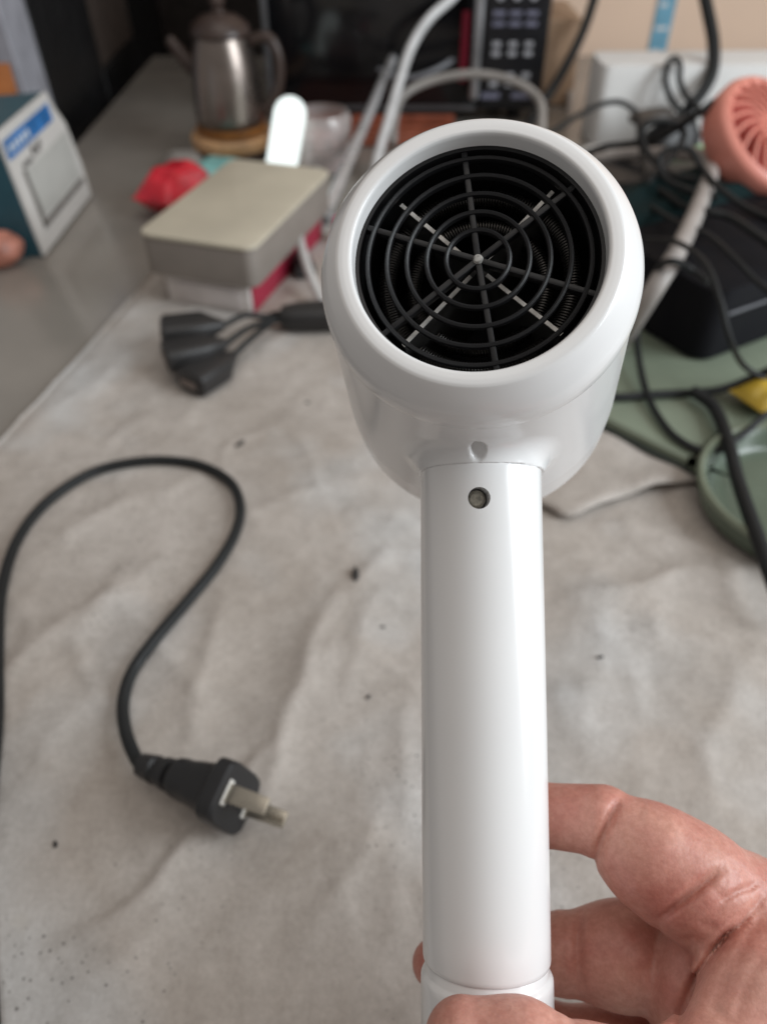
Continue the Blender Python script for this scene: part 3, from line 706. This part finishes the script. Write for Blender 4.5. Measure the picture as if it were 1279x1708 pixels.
# lit white lamp with rounded top
m_lamp = bpy.data.materials.new('lit lamp diffuser'); m_lamp.use_nodes = True; lb = m_lamp.node_tree.nodes['Principled BSDF']
lb.inputs['Base Color'].default_value = (.85,.87,.86,1); lb.inputs['Emission Color'].default_value = (.88,1,.97,1); lb.inputs['Emission Strength'].default_value = .8
lb.inputs['Roughness'].default_value = .4
lp = P(468,300,.0); lp = Vector((lp.x-.002, .985, -.003))
lam = thing('night_lamp', 'small lit white lamp with rounded top behind the tan box', 'lamp', lp)
hw, hh_ = .0185, .098; n = 16
outl = [(-hw,.012),(hw,.012)]+[(hw*math.cos(math.pi*k/n), hh_-hw+hw*math.sin(math.pi*k/n)) for k in range(n+1)]
obj('diffuser', xf(extrude_xz(outl, -.006, .006), Matrix.Translation(lp)@Matrix.Rotation(math.radians(14),4,'Y')@Matrix.Rotation(math.radians(-6),4,'X')), m_lamp, lam)
obj('lamp_base', xf(lathe([(.0001,0),(.030,0),(.031,.004),(.028,.010),(.0001,.0115)], 32), Matrix.Translation(lp)), m_carton, lam)

# red and teal packets between tan box and kettle
rp = P(285,345,.0)
def pillow(w_, l_, h_, M, seed=0):
    def fn(u, v, s):
        e = (1-(2*u-1)**4)*(1-(2*v-1)**4); return ((u-.5)*w_, (v-.5)*l_, h_*.5+s*h_*.5*e*(1+.22*noise.noise(Vector((u*4,v*4,seed)))))
    a = quadgrid(16, 16, lambda u,v: fn(u,v,1)); b = quadgrid(16, 16, lambda u,v: fn(u,v,-1))
    return xf(join(a, (b[0], [q[::-1] for q in b[1]])), M)
tag(obj('red_packet', pillow(.050,.095,.046, rotz((rp.x+.006,rp.y+.005,-.002),-.35), 1), mat('red foil', (.55,.015,.03), .3, var=.3)), 'crumpled red packet sticking out behind the tan box', 'packet')
tp = P(345,292,.02)
tag(obj('teal_packet', pillow(.075,.085,.030, rotz((tp.x+.01,tp.y+.02,-.002),-.4), 4), mat('pale teal film', (.22,.48,.46), .25, var=.4, scale=60)), 'pale teal packet between the tan box and the kettle', 'packet')
gp = P(300,262,.01)
tag(obj('grey_pouch', pillow(.05,.04,.018, rotz((gp.x+.004,gp.y,-.002),.3), 7), mat('grey film', (.25,.23,.21), .4)), 'small grey pouch left of the wooden kettle stand', 'pouch')

# ================================================================== BLACK SPLITTER LEAD on the cloth
m_bl = mat('black moulded plastic', (.020,.019,.019), .45, bump=.1)
spl = thing('splitter_lead', 'black extension splitter with several sockets left of the dryer head', 'splitter', P(330,600,.004))
def sock(px, py, z, ang, w_=.030, l_=.046, h_=.020):
    p = P(px, py, z); M = rotz(p, ang)
    s_ = obj('socket', xf(superloft([((0,-l_/2,0),(1,0,0),(0,0,1),w_*.40,h_*.40,4),((0,-l_/2+.002,0),(1,0,0),(0,0,1),w_*.5,h_*.5,4),((0,l_*.2,0),(1,0,0),(0,0,1),w_*.5,h_*.5,4),((0,l_*.42,0),(1,0,0),(0,0,1),w_*.28,h_*.34,3),((0,l_*.6,0),(1,0,0),(0,0,1),.0042,.0042,2)], 32), M), m_bl, spl, sharp=35); WM[s_] = WM[spl]
    obj('socket_face', xf(box(-w_*.26, w_*.26, -l_/2-.0012, -l_/2-.0002, -h_*.14, h_*.12), M), mat('worn socket face', (.20,.16,.14), .5), s_, smooth=False)
    return M @ Vector((0, l_*.6, 0))
ends = [sock(318,548,.030,-1.35), sock(322,585,.024,-1.15), sock(350,618,.015,-.62)]
tgt = P(470,528,.016)
for k, e_ in enumerate(ends):
    obj('lead', tube([e_, e_.lerp(tgt, .35)+Vector((0,.004-.004*k,.004)), e_.lerp(tgt,.7)+Vector((0,0,.002)), tgt+Vector((0,.006-.006*k,0)), tgt+Vector((.05,.004-.004*k,-.002))], .0025, 10), m_cord, spl)
obj('junction', superloft([(tgt+Vector((.0,.0,0)),(0,1,0),(0,0,1),.010,.008,3),(tgt+Vector((.012,.0,0)),(0,1,0),(0,0,1),.014,.010,3),(tgt+Vector((.07,.006,0)),(0,1,0),(0,0,1),.015,.011,3),(tgt+Vector((.09,.006,0)),(0,1,0),(0,0,1),.008,.006,3)], 28), m_bl, spl)

# glass jar with pink things, clutter behind the dryer head
jp = Vector((-.092,1.035,0))
jar = thing('clear_jar', 'clear plastic jar with pink contents left of the dryer rim', 'jar', (jp.x+.015,jp.y,-.003))
MJ = rotz((jp.x+.015,jp.y,-.003),0)
obj('glass', xf(lathe([(.0001,.0008),(.034,.0008),(.037,.006),(.037,.062),(.033,.068),(.0315,.068),(.035,.061),(.035,.008),(.0001,.004)], 40), MJ), mat('clear plastic', (.92,.88,.86), .15, **{'Transmission Weight':.75}), jar)
obj('contents', xf(lathe([(.0001,.005),(.034,.006),(.034,.032),(.020,.040),(.0001,.036)], 24), MJ), mat('mixed pink contents', (.42,.25,.24), .6, var=.7, scale=120), jar)
mp_ = P(578,326,.03)
tag(obj('magenta_clip', xf(box(-.008,.008,-.004,.004,0,.034,.003), rotz((mp_.x-.004,mp_.y-.062,-.001),.3)), mat('magenta plastic', (.55,.02,.14), .35)), 'magenta plastic clip beside the dryer rim at left', 'clip')

# ================================================================== CABLES AND STICK behind the dryer head
m_grey = mat('light grey cable', (.50,.49,.48), .4); m_wht = mat('off white cable', (.62,.62,.62), .35); m_dgrey = mat('dark grey cable', (.17,.175,.19), .4); m_stick = mat('satin silver tube', (.55,.55,.56), .28, metal=.5)
def cable(name, pts, r, m, label, cat='cable', n=10, group='loose cables'):
    return tag(obj(name, tube(pts, r, n, 10), m), label, cat, group)
st = thing('silver_stick', 'thin straight silver stick leaning left of the dryer rim', 'stick', P(540,365,.003))
sa, sb = P(541,362,.012), A(655,98,1.058)
obj('tube', tube([sa, sa.lerp(sb,.5), sb], [.0066,.0062,.0058], 14, 4), m_stick, st)
obj('end_cap', tube([sa+(sa-sb).normalized()*.006, sa+(sb-sa).normalized()*.012], .0078, 14, 3), mat('grey rubber cap', (.25,.25,.25), .5), st)
cable('charging_cable', [A(780,-40,1.02), A(755,-5,1.02), A(715,32,1.02), A(685,80,1.01), A(665,140,1.0), A(648,200,.99), A(630,262,.97), A(620,330,.95)], .0062, m_wht, 'thick off-white cable curving up from behind the dryer rim')
cable('loop_cable', [A(596,-40,1.12), A(591,10,1.12), A(592,55,1.11), A(605,92,1.10), A(640,120,1.09), A(685,130,1.08), A(735,112,1.08), A(775,82,1.09), A(800,45,1.10), A(815,-20,1.12)], .0036, m_dgrey, 'thin dark grey cable hanging in a loop before the microwave')
cable('arched_cable', [A(655,240,1.04), A(658,200,1.04), A(672,160,1.04), A(715,136,1.04), A(775,124,1.03), A(830,128,1.02), A(875,145,1.01), A(900,170,1.0), A(903,205,.98), A(898,260,.96)], .0055, mat('grey beige cable', (.30,.28,.26), .45), 'grey beige cable arching above the dryer rim')
cable('grey_cable', [A(880,-20,1.2), A(905,18,1.2), A(930,60,1.2), A(944,105,1.2), A(950,150,1.19), A(947,210,1.17), A(944,260,1.15)], .0042, mat('grey cord', (.36,.33,.31), .5), 'thin grey cord hanging beside the microwave')
cable('mains_cable', [A(1000,-40,1.1), A(988,5,1.1), A(972,52,1.09), A(950,98,1.08), A(925,142,1.07), A(900,178,1.05), A(870,230,1.02)], .0068, m_cord, 'black mains cable falling to the right of the microwave')
cable('side_cable', [P(545,520,.006), P(522,470,.02), P(508,430,.030), P(500,395,.036), P(502,355,.045), P(516,318,.05), P(530,285,.05)], .0045, m_grey, 'light grey cable beside the tan box')
tag(obj('black_connector', xf(superloft([((0,-.022,0),(1,0,0),(0,0,1),.010,.007,4),((0,.012,0),(1,0,0),(0,0,1),.011,.008,4),((0,.024,0),(1,0,0),(0,0,1),.005,.004,3)], 24), rotz(P(500,436,.014), .35)), m_bl), 'small black connector between the tan box and the dryer', 'connector')

# ================================================================== THINGS AT THE RIGHT
# blue tape on the wall and a white pin added as a bright glint
tw = [ (1098,0), (1126,0) ]
def onwall(px, py, y=1.62):
    yy = (854-py)/F; d = y/(CP+yy*SP); return A(px, py, d)
tpA = onwall(1112,0); tpB = onwall(1106,108)
tape = thing('blue_tape', 'blue measuring tape strip on the peach wall at top right', 'tape', (tpA.x,1.618,tpB.z))
obj('strip', box(tpA.x-.016, tpA.x+.016, 1.6170, 1.6196, tpB.z, .9), mat('blue tape', (.16,.38,.52), .5, var=.2), tape, smooth=False)
for k in range(14):
    z = tpB.z+.020+.036*k
    obj('tick_mark', box(tpA.x-.012, tpA.x+(.010 if k%2 else .002), 1.6158, 1.6166, z, z+.006), mat('pale tick', (.65,.68,.70), .5), tape, smooth=False)
pn = onwall(935,15)
tag(obj('glint_pin', xf(lathe([(.0001,-.012),(.007,-.011),(.008,-.006),(.005,-.003),(.004,-.0002)], 20), frame((pn.x,1.62,pn.z),(1,0,0),(0,0,-1),(0,1,0))), mat('glint white', (.9,.9,.86), .15)), 'white pin added as a glint on the wall right of the microwave', 'pin')
# brown box added for the shade between microwave and foam block
tag(obj('brown_shade_box', join(box(.232,.285,1.30,1.44,-.0025,.110,.002,2), box(.250,.268,1.2985,1.2997,.0,.1085)), mat('brown shade box', (.38,.25,.16), .7, var=.1, bump=.1, bscale=150)), 'brown shade box added between microwave and white foam block', 'carton')
# white foam block
w0 = P(983,244,-.003); w1 = P(1279,246,-.003)
fm = xf(rbox(.36, .075, .098, .012), rotz((w0.x,w0.y-.005,-.0025), .03))
tag(obj('foam_block', fm, mat('white foam', (.74,.73,.71), .75, var=.03, bump=.25, bscale=250)), 'long white foam block against the peach wall', 'foam block')
# sage green board and round dish
m_sage = mat('sage green plastic', (.20,.235,.175), .35, var=.06); m_sage2 = mat('dark sage plastic', (.105,.135,.10), .25, var=.1)
s0 = P(1000,712,.010); s1 = P(1190,812,.010); sv = Vector(s1-s0).normalized(); su = Vector((-sv.y, sv.x, 0))
slab = thing('sage_board', 'flat sage green plastic board under the black case at right', 'board', s0)
dcx = P(1338,835,.014); RD = .068
L1 = P(1172,796,.010)
bp_ = [s0-sv*.07, L1]
d0 = Vector((L1.x-dcx.x, L1.y-dcx.y)); a_0 = math.atan2(d0.y, d0.x)
for k in range(15):
    a = a_0-(a_0-math.radians(70))*k/14; bp_.append(Vector((dcx.x+(RD+.005)*math.cos(a), dcx.y+(RD+.005)*math.sin(a), 0)))
bp_ += [Vector((.52,.60,0)), Vector((.52,.66,0)), s0-sv*.07+su*.145]
poly2 = [(p.x, p.y) for p in bp_]
obj('plate', prism(poly2, .0085, .0185, .003), m_sage, slab)
lip = [s0-sv*.069-su*.0022, L1-sv*.002-su*.0022]  # dark tube stands for the shadow along the board's near edge
obj('edge_shadow', tube([Vector((p.x,p.y,.0105)) for p in lip], .0024, 8, 2), mat('edge shadow tone', (.02,.028,.022), .5), slab)
def rslab(x0,x1,y0,y1,z0,z1,r):
    v, f = rbox(x1-x0, y1-y0, z1-z0, r); return np.array(v)+np.array([x0,y0,z0]), f
dish = thing('sage_dish', 'round dark sage green dish with raised rim at the right edge', 'dish', (dcx.x,dcx.y,.006))
MD = rotz((dcx.x,dcx.y,.0085),0)
obj('dish_body', xf(lathe([(.0001,.0020),(RD-.018,.0020),(RD-.012,.0026),(RD-.009,.0055),(RD-.007,.0125),(RD-.004,.0160),(RD,.0160),(RD+.0008,.012),(RD-.003,.0004),(.0001,0)], 72), MD), m_sage2, dish)
obj('rim', xf(lathe([(RD-.0035,.0162),(RD-.002,.0185),(RD,.0185),(RD+.0018,.0165),(RD+.0012,.0150)], 72), MD), mat('sage rim', (.17,.195,.14), .3), dish)
# black case
C0 = Vector((.250,.540,.020)); cu = Vector((.86,.50,0)).normalized(); cv = Vector((-.50,.86,0)).normalized()
m_case = mat('black fabric case', (.006,.006,.008), .7, spec=.15, bump=.4, bscale=250); m_teald = mat('dark teal fabric', (.006,.016,.017), .8, spec=.1, bump=.3, bscale=200)
case = thing('black_case', 'bulky black case with dark teal top at the right', 'case', C0, Matrix((cu, cv, Vector((0,0,1)))).transposed())
obj('case_body', rslab(0,.30,0,.20,.0,.060,.016), m_case, case, local=True)
obj('zip_seam', tube([(.016,-.0012,.040),(.12,-.0014,.040),(.285,-.0012,.040)], .0014, 6), mat('grey zip', (.06,.06,.07), .4), case, local=True)
def top_cloth(x0,x1,y0,y1,z,h,seed):
    def fn(u,v,s):
        e = (1-(2*u-1)**6)*(1-(2*v-1)**6); return (x0+(x1-x0)*u, y0+(y1-y0)*v, z+ (h*e*(.6+.7*noise.noise(Vector((u*4,v*4,seed)))) if s else 0))
    a = quadgrid(24,24,lambda u,v: fn(u,v,1)); b = quadgrid(2,2,lambda u,v: fn(u,v,0)); return join(a, b)
bag = obj('black_bag', pillow(.15,.09,.020, Matrix.Translation(C0+cu*.215+cv*.055+Vector((0,0,.0585)))@Matrix.Rotation(math.atan2(cu.y,cu.x)+.12,4,'Z'), 21), m_case); tag(bag, 'limp black bag lying on top of the black case', 'bag')
obj('teal_cover', top_cloth(.015,.28,.12,.195,.0602,.012,3), m_teald, case, local=True)
# yellow packet under the case at the right edge
yp = P(1262,656,.03)
tag(obj('yellow_packet', pillow(.048,.036,.018, rotz((yp.x+.01,yp.y,.0205),.5), 11), mat('yellow film', (.45,.30,.03), .3, var=.3, scale=50)), 'small yellow packet at the right edge before the black case', 'packet')
# thick grey hose
cable('grey_hose', [P(1030,580,.020)+Vector((0,0,.0)), P(1062,528,.060), P(1095,475,.088), P(1122,432,.096), P(1150,378,.098), P(1172,325,.098), P(1184,288,.094), P(1172,262,.088), P(1140,256,.075), P(1095,257,.06), P(1040,259,.05), P(990,268,.04)], .0072, mat('grey beige hose', (.33,.30,.28), .45), 'thick grey beige hose bending over the black case', 'hose', 16, 'hoses and wires on the right')
# black adapter and its cables
ad = P(1105,236,.03)
adp = thing('plug_adapter', 'black mains adapter lying before the white foam block', 'adapter', (ad.x,ad.y,.0))
obj('adapter_body', xf(superloft([((0,0,.0),(1,0,0),(0,1,0),.030,.020,4),((0,0,.003),(1,0,0),(0,1,0),.034,.024,4),((.004,.004,.040),(1,0,0),(0,1,0),.032,.022,4),((.010,.006,.058),(1,0,0),(0,1,0),.018,.014,3)], 32), rotz((ad.x+.01,ad.y,-.0025),.3)), m_bl, adp)
obj('adapter_top', xf(superloft([((-.03,.0,.058),(1,0,0),(0,1,0),.026,.014,3),((-.028,.0,.064),(1,0,0),(0,1,0),.028,.016,3),((-.022,.0,.069),(1,0,0),(0,1,0),.020,.012,3)], 28), rotz((ad.x+.005,ad.y+.005,-.0025),.3)), mat('dark brown plastic', (.05,.042,.036), .4), adp)
gi = 'hoses and wires on the right'
cable('black_mains_lead', [A(1168,-40,1.0), A(1178,10,1.0), A(1189,70,1.0), A(1187,120,1.0), A(1170,155,1.0), A(1148,180,1.0), A(1135,205,1.01), A(1132,232,1.02)], .0078, m_cord, 'thick black lead hanging down to the black adapter at right', group=gi)
cable('folded_wire', [A(1145,196,.99), A(1120,168,.99), A(1109,135,.99), A(1112,108,.99), A(1124,98,.99), A(1133,108,.99), A(1133,135,.99), A(1145,162,.99), A(1168,186,.98), A(1195,215,.96), A(1240,250,.94)], .0040, m_cord, 'narrow upright loop of black wire before the white foam block', group=gi)
cable('thin_wire', [A(905,228,1.0), A(930,215,1.0), A(965,192,1.0), A(1000,175,1.0), A(1030,170,1.0), A(1052,180,1.0), A(1066,200,1.0), A(1064,240,.99), A(1068,290,.96), A(1082,330,.90)], .0034, m_cord, 'thin black wire arching before the foam block beside the dryer', group=gi)
cable('tangled_wire', [P(1062,190,.10), P(1070,250,.09), P(1078,300,.085), P(1110,325,.088), P(1140,345,.09), P(1172,352,.100), P(1215,362,.10), P(1262,392,.098), P(1300,420,.095)], .0032, m_cord, 'black wire lying across the grey hose and the black case', group=gi)
cable('hose_wire', [P(1180,470,.092), P(1150,448,.096), P(1128,437,.108), P(1105,440,.104), P(1085,470,.082), P(1068,520,.05), P(1062,575,.034), P(1078,655,.024), P(1110,712,.022), P(1150,744,.022), P(1190,752,.022), P(1225,735,.024), P(1290,680,.03)], .0026, m_cord, 'thin black wire hanging from the case over the sage board', group=gi)
cable('board_cable', [P(985,655,.024), P(1030,662,.022), P(1090,658,.022), P(1150,655,.022), P(1200,650,.026), P(1250,632,.034), P(1310,605,.05)], .0032, m_cord, 'black cable running straight along the foot of the black case', group=gi)
cable('dish_cable', [P(1155,652,.027), P(1190,680,.026), P(1213,735,.026), P(1228,795,.026), P(1246,850,.027), P(1266,905,.027), P(1285,960,.026), P(1310,1030,.02)], .0046, m_cord, 'thicker black cable crossing the sage board and the round dish', group=gi)
cable('knotted_wire', [P(1160,300,.10), P(1120,292,.098), P(1085,262,.10), P(1070,228,.11), P(1082,205,.12), P(1120,205,.12), P(1140,225,.11), P(1118,262,.10), P(1085,300,.092), P(1060,340,.075)], .0030, m_cord, 'tangled black wire knotted round the black adapter', group=gi)
cable('crossing_wire', [P(960,262,.05), P(1005,246,.07), P(1050,240,.08), P(1090,232,.095), P(1125,215,.11), P(1160,192,.13), P(1190,170,.14)], .0036, m_cord, 'black wire crossing in front of the white foam block', group=gi)
cable('case_wire', [P(1085,345,.085), P(1130,372,.098), P(1180,392,.10), P(1225,432,.098), P(1262,470,.092), P(1300,500,.09)], .0022, m_cord, 'thin black wire lying across the teal top of the case', group=gi)
cable('draped_wire', [P(1075,400,.095), P(1130,405,.11), P(1175,440,.115), P(1200,500,.105), P(1215,560,.085), P(1240,610,.05), P(1290,640,.035)], .0022, m_cord, 'thin black wire hanging over the front of the black case', group=gi)
cable('looped_wire', [P(1195,330,.10), P(1150,318,.10), P(1112,300,.10), P(1098,270,.11), P(1115,248,.12), P(1150,250,.12), P(1170,280,.11), P(1200,315,.105), P(1250,350,.10), P(1300,370,.10)], .0028, m_cord, 'small loop of black wire beside the bend of the grey hose', group=gi)
cable('foam_wire', [A(1240,172,1.0), A(1262,180,1.0), A(1300,182,1.0)], .0035, m_cord, 'short black wire before the foam block above the coral fan', group=gi)
# green card and small green cap
gc = P(1170,262,.05)
tag(obj('green_card', xf(box(-.035,.035,-.002,.002,0,.055,.001,1), Matrix.Translation((gc.x+.012,gc.y+.02,-.002))@Matrix.Rotation(.5,4,'Z')@Matrix.Rotation(-.35,4,'X')), mat('light green card', (.32,.62,.27), .5)), 'light green card beside the coral fan', 'card')
gr_ = P(1050,325,.02)
cap_ = thing('green_cap_bottle', 'small white bottle with green cap right of the dryer rim', 'bottle', (gr_.x,gr_.y+.01,.0))
MB_ = Matrix.Translation((gr_.x+.012,gr_.y-.005,.016))@Matrix.Rotation(math.radians(90),4,'Y')@Matrix.Rotation(math.radians(30),4,'X')
obj('bottle_body', xf(lathe([(.0001,.0),(.012,0),(.014,.003),(.014,.03),(.010,.036),(.0001,.036)], 24), MB_), mat('cream plastic', (.60,.52,.47), .4), cap_)
obj('cap', xf(lathe([(.0001,-.022),(.011,-.022),(.012,-.018),(.012,-.0004),(.0001,-.0003)], 24), MB_), mat('green plastic', (.06,.25,.03), .4), cap_)
gt = P(1080,285,.03)
tag(obj('grey_pipe', tube([P(1000,280,.030), P(1060,274,.034), P(1120,276,.034), P(1165,282,.034)], .009, 16, 6), mat('grey pipe plastic', (.40,.39,.37), .4)), 'short grey pipe lying under the black adapter', 'pipe')
tag(obj('dark_device', xf(rbox(.18,.10,.045,.01), rotz((P(1010,400,.0).x,P(1010,372,.0).y,-.0015),.08)), mat('dark device plastic', (.018,.018,.02), .4)), 'low dark device between the dryer rim and the black case', 'device')
tag(obj('black_pouch', pillow(.12,.08,.060, rotz((P(1215,300,.05).x,P(1215,300,.05).y+.01,-.002),.2), 15), m_case), 'dark pouch under the coral fan behind the case', 'pouch')
tag(obj('white_tub', xf(lathe([(.0001,.0),(.030,0),(.034,.004),(.036,.028),(.034,.031),(.0001,.030)], 36), rotz((P(1040,268,.02).x-.02,P(1040,268,.02).y,-.0025),0)), mat('white tub plastic', (.58,.56,.53), .4)), 'low white plastic tub at the foot of the foam block', 'tub')

# ================================================================== CORAL HANDHELD FAN
m_cor = mat('coral plastic', (.69,.25,.19), .42, var=.05); m_cord2 = mat('pale coral plastic', (.62,.22,.19), .35)
fcn = A(1272,238,.75)
zdir = Vector((-.30,-.42,.86)).normalized()
zdir = (Vector((0,0,CH))-fcn).normalized()*.55+Vector((.55,.0,.60)); zdir.normalize()
xd = zdir.cross(Vector((0,1,0))).normalized(); yd = zdir.cross(xd)
MF = frame(fcn, xd, yd, zdir); RF = .060
fan = thing('handheld_fan', 'coral pink handheld fan with slatted round cage at the right edge', 'fan', fcn)
obj('cage_ring', xf(lathe([(RF-.006,-.016),(RF,-.015),(RF+.003,-.010),(RF+.003,.010),(RF,.015),(RF-.005,.017),(RF-.009,.015),(RF-.008,.0),(RF-.006,-.016)], 72), MF), m_cor, fan)
obj('hub', xf(lathe([(.0001,.020),(.012,.020),(.015,.017),(.015,.008),(.0001,.006)], 32), MF), m_cor, fan)
for k in range(22):
    a = 2*math.pi*k/22
    pts = [((.013+(RF-.018)*t)*math.cos(a+.55*t), (.013+(RF-.018)*t)*math.sin(a+.55*t), .016+.004*math.sin(math.pi*t)) for t in (0,.33,.66,1)]
    obj('slat', xf(tube(pts, .0017, 6, 4), MF), m_cor, fan)
obj('back_plate', xf(lathe([(.0001,-.018),(RF-.004,-.016),(RF-.006,-.010),(.0001,-.010)], 48), MF), mat('deep coral', (.42,.08,.06), .5), fan)
hs = fcn+(P(1200,300,.09)-fcn)*.0
obj('handle', tube([A(1192,262,.765), A(1215,285,.755), A(1250,305,.75), A(1300,325,.75), A(1360,350,.76)], [.010,.0125,.0135,.0135,.013], 18), m_cord2, fan)
